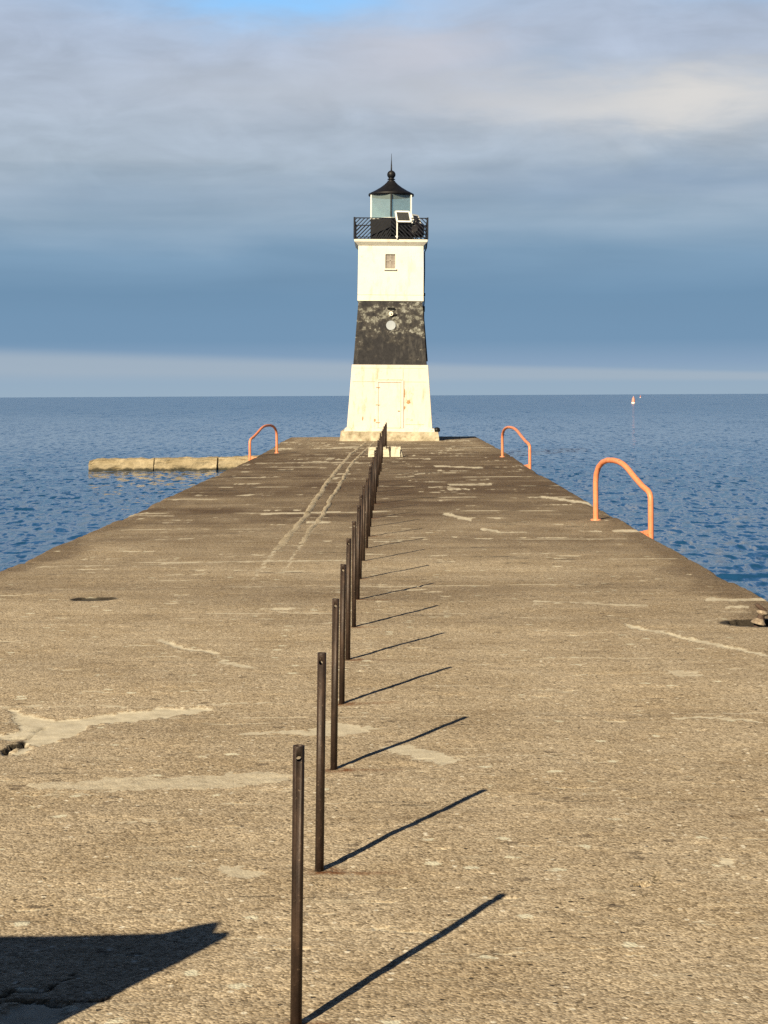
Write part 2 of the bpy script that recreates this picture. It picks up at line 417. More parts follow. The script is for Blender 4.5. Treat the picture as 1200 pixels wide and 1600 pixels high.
# many short worn streaks that run across the pier (world-space strokes)
for k in range(1500):
    yk = 5.0 + 57 * random.random() ** 1.6; xk = random.uniform(-3.6, 3.2)
    L = random.uniform(0.05, 0.7) * (0.5 + yk / 30); W = 0.003 + random.uniform(0.22, 0.75) * yk * yk / 4420
    sl = random.gauss(0, 0.06); a = random.choice([0.45, 0.6, 0.8, 1.0]) * (1.0 if yk < 20 else (0.62 if random.random() < .65 else .9))
    if yk > 24 and random.random() < 0.45: continue
    i0, i1 = np.searchsorted(ys, [yk - 3 * W - 0.08 * L - .05, yk + 3 * W + 0.08 * L + .05])
    sub = (slice(i0, i1 + 1), slice(None))
    dx = (Xg[sub] - xk) / (L / 2); wob = (fbm(Xg[sub] * 9, Yg[sub] * 3, 60) - 0.5) * W * 2.4
    dy = (Yg[sub] - yk - sl * (Xg[sub] - xk) + wob) / W
    m = sstep(1 - np.abs(dx), 0, 0.6) * (1 - sstep(np.abs(dy), 0.4, 1.2)) * a * (0.35 + 0.9 * sstep(fbm(Xg[sub] * 11, Yg[sub] * 2, 63), .35, .6))
    if random.random() < 0.22: dark[sub] = np.maximum(dark[sub], m * 0.55)
    else: pale[sub] = np.maximum(pale[sub], m)
# pour joints running right across the pier, broken and half filled
for yk in (6.9, 8.8, 10.6, 12.9, 14.7, 17.0, 19.4, 21.1, 24.0, 27.2, 30.5, 34.0, 39.0, 45.0, 52.0):
    W = 0.004 + 0.5 * yk * yk / 4420
    i0, i1 = np.searchsorted(ys, [yk - .6, yk + .6]); sub = (slice(i0, i1 + 1), slice(None))
    dy = np.abs(Yg[sub] - yk - 0.02 * Xg[sub] + (fbm(Xg[sub] * 1.5, Yg[sub] * 0 + yk, 61) - .5) * .25) / W
    br = sstep(fbm(Xg[sub] * 1.3 + yk * 3.7, Yg[sub] * 0 + yk, 62), .42, .62)
    br2 = sstep(fbm(Xg[sub] * 1.7 + yk * 5.1, Yg[sub] * 0 + yk, 65), .45, .62)
    pale[sub] = np.maximum(pale[sub], (1 - sstep(dy, .4, 1.1)) * br * .75)
    dark[sub] = np.maximum(dark[sub], (1 - sstep(dy, .25, .7)) * br2 * (1 - br) * .5)
# holes, cracks
hole = line_mask([(12, 1178), (24, 1169), (42, 1163)], 5.5)
hole = np.maximum(hole, line_mask([(1008, 1386), (1015, 1378)], 4.5) * .9)
crack = np.maximum(line_mask([(-5, 1557), (60, 1546), (92, 1532), (112, 1522)], 2.2), line_mask([(-5, 1567), (90, 1568), (175, 1564)], 2.4))
crack = np.maximum(crack, line_mask([(1015, 1378), (1035, 1368)], 1.6) * .7)
crack = np.maximum(crack, line_mask([(0, 1150), (40, 1148), (70, 1135)], 1.2) * .5)
dark = np.maximum(dark, np.maximum(hole, crack))
Zg -= hole * 0.05 + crack * 0.02 + sstep(pale, .9, 1.0) * 0.007
dark = np.maximum(dark, line_mask([(12, 1176), (24, 1167), (42, 1161)], 8))
# mooring pockets sunk in the deck
pitL = at(146, 936); pitR = at(1190, 973)
def pocket(c, rx, ry, dep):
    global Zg
    d = np.sqrt(((Xg - c.x) / rx) ** 2 + ((Yg - c.y) / ry) ** 2) + (fbm(Xg * 4, Yg * 4, 66) - .5) * 0.18
    m = 1 - sstep(d, 0.93, 1.0)
    Zg -= m * dep
    return d
pm = pocket(pitL + Vector((0, -0.02, 0)), 0.17, 0.07, 0.10)
pm2 = pocket(pitR + Vector((0.03, 0.0, 0)), 0.27, 0.17, 0.16)
dark = np.maximum(dark, (1 - sstep(pm2, 1.18, 1.30)) * 0.93); dL = np.sqrt(((Xg - pitL.x) / .205) ** 2 + ((Yg - pitL.y) / .135) ** 2) + (fbm(Xg * 9, Yg * 9, 67) - .5) * .3  # right pocket's shade painted as dark colour, past its rim
dark = np.maximum(dark, (1 - sstep(dL, .88, 1.05)) * .95)  # left pocket's shade painted too, wider than the recess
# stained, darker concrete of the outer pier and along the edges
wn = fbm(Xg * 0.5, Yg * 0.35, 70); wn2 = fbm(Xg * 2.2, Yg * 1.2, 75)
w0 = np.interp(Yg, [0, 11, 14, 18, 23, 30, 44, 54, 60, 70], [0.0, 0.06, 0.22, 0.42, 0.68, 0.93, 0.95, 0.66, 0.5, 0.5])
wb = fbm(Xg * 0.22, Yg * 1.5, 78) - .5
weather = np.clip(w0 + wb * 0.9 * np.clip((Yg - 6) / 8, .25, 1) * np.clip(1.3 - Yg / 60, .2, 1) + (wn - .5) * 0.55 * np.clip(w0 * 2, 0, 1) + (wn2 - .5) * .4 * np.clip(w0 * 2, 0.1, 1), 0, 1)
edge = np.minimum(Xg - Lx[:, None], Rx[:, None] - Xg)
eb = (1 - sstep(edge + (wn2 - .5) * 0.8, 0.15, 0.75)) * 0.75
weather = np.maximum(weather, eb)
# lower the lips of the edges where the concrete has spalled
sp = sstep(fbm(ys * 1.7, ys * 0 + 1.7, 80), 0.52, 0.75)[:, None] * (1 - sstep(edge, 0.02, 0.16))
Zg -= sp * 0.035 + (1 - sstep(edge, 0.0, 0.035)) * 0.02

# ---- post positions first, so that the rust stains sit round their feet
meas = [(462.5, 1603), (499, 1360), (521.5, 1202), (534, 1099), (543.5, 1031), (553, 979), (559, 937), (562.5, 904), (568, 876), (573, 856), (576.5, 838), (578.5, 822.5), (580.5, 809.5)]
posts = [at(px, py) for px, py in meas]
inv0 = 1 / posts[12].y
dstep = 1.519; k = 1
while posts[-1].y + dstep < 55.5:
    yk = posts[-1].y + dstep
    xk = np.interp(yk, [21, 40, 54], [posts[12].x, -0.215, -0.145]) + random.gauss(0, 0.012)
    posts.append(Vector((xk, yk, 0)))
for p in posts:
    d = np.hypot((Xg - p.x - 0.03) / 1.5, (Yg - p.y + 0.015)) + (fbm(Xg * 14, Yg * 14, 90) - .5) * 0.05
    rust = np.maximum(rust, (1 - sstep(d, 0.025, 0.07)) * 1.0)
    d = np.maximum(np.abs(Xg - p.x - 0.16) / 0.20, np.abs(Yg - p.y + (fbm(Xg * 5, Yg * 5, 91) - .5) * 0.08 + 0.02) / 0.028)
    rust = np.maximum(rust, (1 - sstep(d, 0.4, 1.0)) * 0.7)
    dark = np.maximum(dark, (1 - sstep(np.hypot(Xg - p.x, Yg - p.y), 0.017, 0.024)) * 0.8)
weather *= (1 - 0.5 * np.clip(pale, 0, 1))

# skirt (vertical faces of the pier)
ev = []; eq = []
def skirt(X, Y, Z):
    o = len(ev); n = len(X)
    for a, b, c in zip(X, Y, Z): ev.append((a, b, c)); ev.append((a, b, -3.2))
    for i in range(n - 1): eq.append((o + 2 * i, o + 2 * i + 1, o + 2 * i + 3, o + 2 * i + 2))
skirt(Lx, ys, Zg[:, 0]); skirt(Rx[::-1], ys[::-1], Zg[::-1, -1]); skirt(Xg[-1], Yg[-1], Zg[-1]); skirt(Xg[0, ::-1], Yg[0, ::-1], Zg[0, ::-1])
deck, nv = grid_mesh('pier_deck', Xg, Yg, Zg, DECK_MAT, True, (ev, eq))
tag(deck, kind='structure')
pad = nv - Xg.size
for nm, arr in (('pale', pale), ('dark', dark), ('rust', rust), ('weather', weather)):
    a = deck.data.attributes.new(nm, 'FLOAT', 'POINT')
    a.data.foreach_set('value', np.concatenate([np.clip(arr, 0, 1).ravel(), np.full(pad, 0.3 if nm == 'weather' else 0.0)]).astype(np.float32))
def deck_z(x, y):
    i = int(np.argmin(np.abs(ys - y))); j = int(np.argmin(np.abs(Xg[i] - x))); return float(Zg[i, j])

# ------------------------------------------------------------------ lake
def water_material():
    m, T, b, co = material('lake_water')
    b.inputs['Base Color'].default_value = (0.012, 0.064, 0.170, 1)
    b.inputs['Specular Tint'].default_value = (0.78, 0.93, 1.0, 1); b.inputs['IOR'].default_value = 1.333
    _, yd, _ = T.sep(co)
    def sl(vec, sc, det, off):
        v = T.node('ShaderNodeVectorMath', operation='ADD'); T.put(v.inputs[0], T.scalev(co, vec)); v.inputs[1].default_value = (off, off * 1.7, 0)
        return T.math('SUBTRACT', T.noise(v.outputs[0], sc, det, 0.6, 0.3), 0.5)
    fine = sl((1.0, 0.42, 1), 4.6, 3, 0.0); fx = sl((1.0, 0.45, 1), 5.2, 2, 31.0)
    mid = sl((1.0, 0.22, 1), 3.2, 4, 12.0)
    far = sl((1.0, 0.12, 1), 1.5, 3, 55.0); vfar = sl((1.0, 0.07, 1), 0.6, 4, 77.0)
    T.put(b.inputs['Roughness'], T.math('MULTIPLY_ADD', T.sm(yd, 60, 350), 0.08, 0.06))
    wm = T.sm(yd, 22, 50); wf = T.sm(yd, 55, 120); wv = T.sm(yd, 110, 240)
    gust = T.math('MULTIPLY_ADD', sl((0.05, 0.03, 1), 1.0, 3, 5.0), 1.1, 1.0)
    sy = T.math('MULTIPLY', fine, 1.35)
    sy = T.math('ADD', sy, T.math('MULTIPLY', T.math('MULTIPLY', mid, wm), 1.0))
    sy = T.math('ADD', sy, T.math('MULTIPLY', T.math('MULTIPLY', far, wf), 0.55))
    sy = T.math('ADD', sy, T.math('MULTIPLY', T.math('MULTIPLY', vfar, wv), 0.45))
    sy = T.math('MULTIPLY', sy, gust)
    sx = T.math('MULTIPLY', fx, T.math('MULTIPLY_ADD', wf, 0.9, 0.8))
    g = T.node('ShaderNodeNewGeometry').outputs['Normal']
    ad = T.node('ShaderNodeVectorMath', operation='ADD'); T.put(ad.inputs[0], g); T.put(ad.inputs[1], T.comb(sx, sy, 0.0))
    nn = T.node('ShaderNodeVectorMath', operation='NORMALIZE'); T.put(nn.inputs[0], ad.outputs[0])
    T.put(b.inputs['Normal'], nn.outputs[0])
    return m
WAT = water_material()
HE = EYE - WATER_Z
yr = []; yy = -9.0
while yy < 2720:
    yr.append(yy); yy += max(0.11 if yy < 15 else 0.07, yy * yy / (F * HE) * (0.85 if yy < 300 else 1.5))
yr = np.array(yr)
ua = np.linspace(-0.52, 0.52, 1100)
Xw = (yr[:, None] + 36) * ua[None]; Yw = np.repeat(yr[:, None], len(ua), 1)
Zw = np.zeros_like(Xw)
wr = np.random.default_rng(5)
drow = np.maximum(0.07, yr * yr / (F * HE) * 0.85); dcol = (yr + 36) * 1.04 / 1100
for k in range(90):
    lam = 0.24 * (1.5 / 0.24) ** wr.random(); th = wr.normal(R(80), 0.75)
    kx, ky = math.cos(th) * 2 * math.pi / lam, math.sin(th) * 2 * math.pi / lam
    amp = 0.0024 * lam
    samp = sstep(2 * math.pi / max(abs(ky), 1e-3) / drow, 2.0, 3.5)[:, None] * sstep(2 * math.pi / max(abs(kx), 1e-3) / dcol, 1.9, 3.0)[:, None]
    ph = kx * Xw + ky * Yw + wr.random() * 6.283
    Zw += amp * samp * (np.cos(ph) + 0.2 * np.cos(2 * ph))
mod = 0.55 + 0.9 * fbm(Xw * 0.16, Yw * 0.07, 120, 3)
Zw = WATER_Z + Zw * mod
# plain sheet for everything outside the front sector, a little lower
ang = np.linspace(0, 2 * math.pi, 97); rr = [0.5, 60, 400, 2700]
ev = []; eq = []
for r in rr:
    for a in ang[:-1]: ev.append((r * math.cos(a), r * math.sin(a), WATER_Z - (0.09 if r < 2000 else 0.4)))
for i in range(len(rr) - 1):
    for j in range(96): eq.append((i * 96 + j, (i + 1) * 96 + j, (i + 1) * 96 + (j + 1) % 96, i * 96 + (j + 1) % 96))
lake, _ = grid_mesh('water', Xw, Yw, Zw, WAT, True, (ev, eq))
tag(lake, kind='structure')

# ------------------------------------------------------------------ rusty pipe posts
def rust_pipe_material():
    m, T, b, co = material('rusted_pipe')
    oi = T.node('ShaderNodeObjectInfo').outputs['Random']
    v = T.node('ShaderNodeVectorMath', operation='ADD'); T.put(v.inputs[0], co); T.put(v.inputs[1], T.comb(T.math('MULTIPLY', oi, 40), 0, 0))
    n = T.noise(T.scalev(v.outputs[0], (1, 1, 0.35)), 26, 6, 0.7); n2 = T.noise(v.outputs[0], 90, 4, 0.6)
    c = T.ramp(n, [(0.3, (0.016, 0.011, 0.009)), (0.5, (0.036, 0.022, 0.017)), (0.7, (0.070, 0.044, 0.032))])
    c = T.mix(T.sm(n2, 0.62, 0.72), c, (0.12, 0.085, 0.06))
    T.put(b.inputs['Base Color'], c); b.inputs['Metallic'].default_value = 0.25
    T.put(b.inputs['Roughness'], T.math('MULTIPLY_ADD', n2, 0.3, 0.42))
    T.put(b.inputs['Normal'], T.bump(n2, 0.5, 0.002))
    return m
PIPE = rust_pipe_material()
PH = 0.7735
def post_mesh(hole_z, hr):
    mb = MB(); r0, r1 = 0.0158, 0.0122
    prof = [(r1, PH - 0.3), (r1, PH - 0.001), (r1 + .0008, PH), (r0 - .0008, PH), (r0, PH - 0.002), (r0, -0.06)]
    mb.lathe(prof[::-1] , 24); o = mb.build('pipe_post', PIPE)
    c = MB(); c.tube([(0, -0.1, hole_z), (0, 0.1, hole_z)], hr, 16); oc = c.build('cutter', PIPE)
    md = o.modifiers.new('b', 'BOOLEAN'); md.object = oc; md.operation = 'DIFFERENCE'; md.solver = 'EXACT'
    dg = bpy.context.evaluated_depsgraph_get()
    me = bpy.data.meshes.new_from_object(o.evaluated_get(dg)); me.name = 'pipe_post'
    bpy.data.objects.remove(o); bpy.data.objects.remove(oc)
    return me
pm1 = post_mesh(PH - 0.034, 0.0075)
tops = [(467, 1165), (502.5, 1020), (524.3, 936), (536.5, 881), (545.3, 842), (553.5, 814)]
ordn = ['nearest', 'second', 'third', 'fourth', 'fifth', 'sixth', 'seventh', 'eighth', 'ninth', 'tenth', 'eleventh', 'twelfth', 'thirteenth']
for i, p in enumerate(posts):
    o = bpy.data.objects.new('pipe_post', pm1); COL.objects.link(o)
    o.location = (p.x, p.y, deck_z(p.x, p.y))
    lean = R(random.uniform(0.3, 1.5)); s = random.uniform(0.985, 1.01)
    if i < len(tops):
        q = at_y(tops[i][0], tops[i][1], p.y); lean = math.atan2(q.x - p.x, q.z); s = q.z / PH
    o.rotation_euler = (R(random.uniform(-0.9, 0.9)), lean, random.uniform(-0.35, 0.35)); o.scale = (1, 1, s)
    if i == 0: o.rotation_euler.z = 0.12
    if i == 0: lab = 'nearest rusty pipe post, its foot at the bottom edge of the picture'
    elif i < 13: lab = '%s rusty pipe post from the camera in the row along the pier' % ordn[i]
    else: lab = 'rusty pipe post in the far overlapping part of the row before the lighthouse'
    tag(o, lab, 'post', 'rusty pipe posts standing in a row along the pier')

# ------------------------------------------------------------------ lighthouse
def painted(name, c, stain, amount, chips=None, bsc=9):
    m, T, b, co = material(name)
    n = T.noise(co, 2.3, 6, 0.65); st = T.noise(T.scalev(co, (2.6, 2.6, 0.6)), 2.0, 6, 0.7); sp = T.noise(co, bsc, 6, 0.7)
    cc = T.mix(T.sm(n, 0.35, 0.75), c, tuple(v * 0.9 for v in c))
    cc = T.mix(T.math('MULTIPLY', T.sm(st, 0.50, 0.70), amount), cc, stain)
    cc = T.mix(T.math('MULTIPLY', T.sm(sp, 0.62, 0.70), amount * 1.3), cc, stain)
    T.put(b.inputs['Base Color'], cc); b.inputs['Roughness'].default_value = 0.6
    T.put(b.inputs['Normal'], T.bump(T.noise(co, 14, 6, .6), 0.25, 0.02))
    return m
WHITE = painted('white_paint', (0.75, 0.73, 0.64), (0.50, 0.36, 0.21), 0.35, bsc=5)
WHITE_LOW = painted('rust_stained_white_paint', (0.66, 0.61, 0.55), (0.46, 0.30, 0.15), 0.60, bsc=4.3)
DOORM = painted('door_paint', (0.70, 0.66, 0.57), (0.50, 0.34, 0.18), 0.35, bsc=5)
BLACK = simple('black_iron_paint', (0.006, 0.0065, 0.009), (0.011, 0.011, 0.014), 5, 0.5, 0.0, 0.15, 20, 0.3)
RUSTM = simple('rust_streaked_iron', (0.30, 0.165, 0.065), (0.48, 0.31, 0.16), 12, 0.8)
def black_band_material():
    m, T, b, co = material('peeling_black_paint')
    _, _, z = T.sep(co)
    p = T.noise(T.scalev(co, (1, 1, 1.25)), 2.6, 7, 0.62, 0.3); f = T.noise(co, 9, 6, 0.7)
    hz = T.math('MULTIPLY', T.sm(z, 2.8, 4.7), 0.155)
    hz = T.math('ADD', hz, T.math('MULTIPLY', T.sm(T.math('ABSOLUTE', T.math('SUBTRACT', z, 3.99)), 0.16, 0.0), 0.045))
    v = T.math('ADD', T.math('ADD', T.math('MULTIPLY', p, 0.75), T.math('MULTIPLY', f, 0.25)), hz)
    k = T.math('MULTIPLY', T.sm(v, 0.645, 0.70), T.sm(f, 0.36, 0.50))
    dk = T.ramp(f, [(0.3, (0.021, 0.021, 0.024)), (0.7, (0.040, 0.039, 0.043))])
    pl = T.ramp(f, [(0.30, (0.09, 0.085, 0.07)), (0.52, (0.17, 0.17, 0.15)), (0.68, (0.34, 0.35, 0.33))])
    c = T.mix(T.math('MULTIPLY', T.sm(v, 0.55, 0.66), 0.6), dk, (0.068, 0.062, 0.056))
    gs = T.noise(T.scalev(co, (2.6, 2.6, 0.7)), 2.2, 6, 0.7)
    c = T.mix(T.math('MULTIPLY', T.sm(gs, 0.48, 0.70), 0.65), c, (0.085, 0.082, 0.078))
    T.put(b.inputs['Base Color'], T.mix(k, c, pl)); b.inputs['Roughness'].default_value = 0.8; b.inputs['Specular IOR Level'].default_value = 0.15
    T.put(b.inputs['Normal'], T.bump(T.math('SUBTRACT', f, T.math('MULTIPLY', k, 0.6)), 0.4, 0.02))
    return m
BAND = black_band_material()
PLINTH = simple('rough_plinth_concrete', (0.22, 0.18, 0.115), (0.56, 0.50, 0.38), 3.6, 0.9, 0, 0.9, 9)
CY = 61.9
lh = empty('lighthouse', (at_y(608.6, 690, 60.1).x, CY, 0), (0, R(0.68), 0))
tag(lh, 'white and black square tapering lighthouse with a black lantern at the pier end', 'lighthouse')

def rough_slab(mb, h0, h1, z0, z1, n=26, amp=0.03, seed=1):
    """square slab with uneven, chipped sides"""
    rows = []
    for iz, zz in enumerate((z0, z0 + (z1 - z0) * .35, z0 + (z1 - z0) * .7, z1)):
        h = h0 + (h1 - h0) * (zz - z0) / (z1 - z0); ring = []
        for sx, sy, ex, ey in ((-1, -1, 1, -1), (1, -1, 1, 1), (1, 1, -1, 1), (-1, 1, -1, -1)):
            for k in range(n):
                t_ = k / n; px = (sx + (ex - sx) * t_) * h; py = (sy + (ey - sy) * t_) * h
                a = (float(fbm(np.array([px * 4 + 31]), np.array([py * 4 + zz * 9 + 17]), 130 + seed)[0]) - .5) * 2 * amp
                nx, ny = (ey - sy) / 2, -(ex - sx) / 2
                ring.append((px + nx * a, py + ny * a, zz + (a * .8 if iz in (3,) else 0)))
        rows.append(ring)
    m = len(rows[0]); vs = [p for r_ in rows for p in r_]; fs = []
    for i in range(3):
        for k in range(m): fs.append((i * m + k, i * m + (k + 1) % m, (i + 1) * m + (k + 1) % m, (i + 1) * m + k))
    mb.add(vs, fs); mb.add(rows[3], [tuple(range(m))])
mb = MB(); rough_slab(mb, 1.81, 1.76, -0.06, 0.335); mb.build('plinth', PLINTH, lh)
H = lambda z: np.interp(z, [0.46, 2.76], [1.553, 1.388])
mb = MB(); mb.frustum(1.645, 1.62, 0.32, 0.455); mb.build('base_moulding', WHITE_LOW, lh, 0.015)
mb = MB(); mb.frustum(1.553, 1.388, 0.44, 2.76); mb.build('lower_wall', WHITE_LOW, lh, 0.02)
mb = MB(); mb.frustum(1.342, 1.172, 2.74, 5.10); mb.build('black_band', BAND, lh, 0.02)
# thin sill where the white base meets the black band
# upper white storey with a real window opening in the front
z0, z1, h0, h1 = 5.092, 7.13, 1.205, 1.185
wx0, wx1, wz0, wz1 = -0.195, 0.165, 6.275, 6.80
mb = MB()
hh = lambda z: h0 + (h1 - h0) * (z - z0) / (z1 - z0)
xs = [None, wx0, wx1, None]; zs = [z0, wz0, wz1, z1]
def fp(i, j):
    zz = zs[j]; xx = [-hh(zz), wx0, wx1, hh(zz)][i]; return (xx, -hh(zz), zz)
vs = [fp(i, j) for j in range(4) for i in range(4)]
fs = [(j * 4 + i, j * 4 + i + 1, j * 4 + i + 5, j * 4 + i + 4) for j in range(3) for i in range(3) if not (i == 1 and j == 1)]
mb.add(vs, fs)
inn = [(wx0, -1.0, wz0), (wx1, -1.0, wz0), (wx1, -1.0, wz1), (wx0, -1.0, wz1)]
o4 = [fp(1, 1), fp(2, 1), fp(2, 2), fp(1, 2)]
mb.add(o4 + inn, [(0, 1, 5, 4), (1, 2, 6, 5), (2, 3, 7, 6), (3, 0, 4, 7)])
A = [(-h0, -h0, z0), (h0, -h0, z0), (h0, h0, z0), (-h0, h0, z0), (-h1, -h1, z1), (h1, -h1, z1), (h1, h1, z1), (-h1, h1, z1)]
mb.add(A, [(1, 2, 6, 5), (2, 3, 7, 6), (3, 0, 4, 7), (4, 5, 6, 7), (3, 2, 1, 0)])
mb.build('upper_wall', WHITE, lh)
PANE = simple('weathered_window_panel', (0.20, 0.17, 0.15), (0.30, 0.27, 0.24), 9, 0.5)
mb = MB(); mb.box(wx0 - .001, wx1 + .001, -1.13, -1.02, wz0 - .001, wz1 + .001); win = mb.build('window', PANE, lh)
mb = MB(); mb.box(-0.03, 0.0, -1.142, -1.128, wz0, wz1); mb.box(wx0, wx1, -1.142, -1.1285, 6.56, 6.585); mb.build('glazing_bar', simple('dull_grey_paint', (.3, .28, .25), (.4, .37, .33)), win)
mb = MB(); mb.box(wx0 - .05, wx1 + .05, -1.26, -1.19, wz0 - .06, wz0 - .004); mb.build('sill', WHITE, win, 0.008)
# cornice
mb = MB(); mb.frustum(1.188, 1.325, 7.10, 7.235); mb.frustum(1.332, 1.342, 7.235, 7.33)
mb.build('cornice', WHITE, lh, 0.012)
STAIN = simple('faint_stain', (.42, .36, .26), (.66, .60, .48))
mb = MB(); mb.box(-1.213, 1.213, -1.213, -1.16, 5.31, 5.32); mb.build('plate_seam', STAIN, lh)
# ---- door and iron plate seams on the lower storey
def slab(mb, x0, x1, za, zb, pr, dep=0.05):
    mb.hexa([(x0, -H(za) - pr, za), (x1, -H(za) - pr, za), (x1, -H(za) + dep, za), (x0, -H(za) + dep, za),
             (x0, -H(zb) - pr, zb), (x1, -H(zb) - pr, zb), (x1, -H(zb) + dep, zb), (x0, -H(zb) + dep, zb)])
mb = MB(); slab(mb, -0.40, 0.40, 0.47, 2.10, 0.022); door = mb.build('door', DOORM, lh, 0.008)
for zh in (1.93, 1.30, 0.66):
    mb = MB(); slab(mb, -0.50, -0.36, zh - .013, zh + .013, 0.036); mb.build('hinge', RUSTM, door)
mb = MB(); slab(mb, 0.29, 0.36, 1.075, 1.10, 0.05); mb.build('handle', RUSTM, door)
mb = MB(); slab(mb, -0.50, -0.42, 0.46, 2.20, 0.03); slab(mb, 0.42, 0.50, 0.46, 2.20, 0.03); slab(mb, -0.419, 0.419, 2.12, 2.20, 0.031)
mb.build('door_frame', WHITE_LOW, lh, 0.006)
SEAM = simple('rusty_seam', (0.34, 0.22, 0.11), (0.62, 0.52, 0.38), 3, .8)
for q in ((-0.42, 0.47, 2.205, 2.222, 0.033), (0.503, 0.516, 1.55, 2.19, 0.012), (-1.36, -0.52, 2.135, 2.147, 0.004), (0.53, 1.32, 2.135, 2.147, 0.004), (0.56, 1.25, 0.585, 0.602, 0.005),
          (-1.30, 1.30, 2.63, 2.64, 0.003), (-0.46, -0.448, 2.24, 2.62, 0.003), (0.47, 0.485, 2.24, 2.62, 0.004), (-0.43, 0.43, 0.458, 0.469, 0.026)):
    mb = MB(); slab(mb, *q); mb.build('plate_seam', SEAM, lh)
def blotch(name, cx, cz, rx, rz, seed):
    rg = random.Random(seed); n = 18; mb = MB(); f = []; bk = []
    for k in range(n):
        a = 2 * math.pi * k / n; q = rg.uniform(.55, 1.05); X_ = cx + rx * q * math.cos(a); Z_ = cz + rz * q * math.sin(a)
        f.append((X_, -H(Z_) - 0.006, Z_)); bk.append((X_, -H(Z_) + 0.01, Z_))
    mb.add(f + bk, [tuple(range(n))[::-1]] + [(k, (k + 1) % n, n + (k + 1) % n, n + k) for k in range(n)])
    return mb.build(name, RUSTM, lh)
blotch('rust_patch', 0.68, 1.42, 0.085, 0.10, 3); blotch('rust_patch', 0.41 + .12, 1.20, 0.045, 0.07, 5)
blotch('rust_patch', -0.98, 0.80, 0.03, 0.10, 8); blotch('rust_patch', -0.40 - .14, 0.74, 0.05, 0.07, 9); blotch('rust_patch', 0.20 + .33, 1.75, 0.03, 0.22, 12)
# ---- dial plate and lamp on the black band
HB = lambda z: np.interp(z, [2.74, 5.10], [1.342, 1.172])
def disc(mb, cx, cz, r, d0, d1, n=28):
    y0 = -HB(cz); 
    mb.tube([(cx, y0 + 0.03, cz), (cx, y0 - d0, cz)], r, n)
m_plate = simple('pale_round_plate', (.33, .37, .42), (.40, .44, .48), 5, .5)
mb = MB(); disc(mb, 0.02, 4.20, 0.172, 0.03, 0); mb.build('round_plate', m_plate, lh, 0.006)
mb = MB(); disc(mb, 0.02, 4.625, 0.082, 0.10, 0); lamp = mb.build('wall_lamp', simple('cream_lamp', (.78, .72, .58), (.8, .76, .66), 5, .4), lh, 0.01)
mb = MB(); mb.tube([(0.035, -HB(4.6) - 0.10, 4.61), (0.035, -HB(4.6) - 0.12, 4.61)], 0.024, 12); mb.build('lens', BLACK, lamp)
mb = MB(); mb.box(-0.12, 0.15, -HB(4.84) - 0.12, -HB(4.84) + .02, 4.825, 4.85); mb.build('bracket', BLACK, lamp)
mb = MB(); mb.box(0.10, 0.22, -HB(4.6) - .06, -HB(4.6) + .02, 4.58, 4.61); mb.build('arm', BLACK, lamp)
# cable conduit down the right side of the tower
mb = MB()
mb.tube([(1.33, -0.9, 7.32), (1.30, -0.95, 7.05), (1.235, -0.95, 6.9), (1.24, -0.95, 6.2), (1.22, -0.95, 5.4), (1.235, -0.95, 5.12), (1.22, -0.95, 4.95), (1.22, -0.95, 4.5), (1.30, -0.95, 3.6), (1.36, -0.95, 2.9)], 0.022, 10)
mb.box(1.18, 1.26, -1.0, -0.88, 4.72, 4.92); mb.box(1.20, 1.27, -1.0, -.9, 5.30, 5.40)
mb.build('cable_conduit', BLACK, lh)
mb = MB(); mb.lathe([(0.001, .33), (0.10, .335), (0.12, .40), (0.10, .47), (0.04, .5), (0.001, .505)], 16, (1.72, -1.5)); mb.build('capstan_knob', BLACK, lh)
# ---- gallery railing
G0, G1, GH = 7.335, 8.10, 1.335
rail = empty('gallery_railing'); rail.parent = lh
RM = simple('railing_iron', (0.005, 0.0065, 0.013), (0.009, 0.011, 0.020), 8, 0.5, 0, 0, 40, 0.25)
mb = MB(); mb.box(-GH, GH, -GH, GH, 7.33, 7.352); mb.build('gallery_floor', BLACK, lh)
mb = MB()
for s_ in (-1, 1):
    mb.bar((-GH, s_ * GH, G1), (GH, s_ * GH, G1), .035, .035, Vector((0, 0, 1))); mb.bar((s_ * GH, -GH + .02, G1), (s_ * GH, GH - .02, G1), .034, .034, Vector((0, 0, 1)))
    mb.bar((-GH, s_ * GH, G0 + .07), (GH, s_ * GH, G0 + .07), .03, .03, Vector((0, 0, 1))); mb.bar((s_ * GH, -GH + .02, G0 + .07), (s_ * GH, GH - .02, G0 + .07), .029, .029, Vector((0, 0, 1)))
mb.build('handrail', RM, rail)
for sx in (-1, 1):
    for sy in (-1, 1):
        mb = MB(); mb.box(sx * GH - .028, sx * GH + .028, sy * GH - .028, sy * GH + .028, 7.34, 8.13); mb.build('rail_post', RM, rail)
def lattice(axis, s_):
    mb = MB(); hgt = G1 - G0 - .09; za = G0 + .085
    def pt(t_, z_): return (t_, s_ * GH, z_) if axis == 'x' else (s_ * GH, t_, z_)
    up = Vector((0, 1, 0)) if axis == 'x' else Vector((1, 0, 0))
    for half in (-1, 1):
        for k in range(-5, 11):
            a = k * 0.143; b_ = a + hgt * 0.98   # slanting bar from the outer bottom to the inner top
            ta, tb = -GH + a, -GH + b_
            z_a, z_b = za, za + hgt
            if ta < -GH: z_a += (-GH - ta) / (tb - ta) * hgt; ta = -GH
            if tb > 0: z_b = z_a + (0 - ta) / max(tb - ta, 1e-6) * (z_b - z_a); tb = 0
            if tb - ta < 0.06: continue
            mb.bar(pt(ta * -half, z_a), pt(tb * -half, z_b), .034, .012, up)
    return mb.build('lattice_panel', RM, rail)
for ax in 'xy':
    for s_ in (-1, 1): lattice(ax, s_)
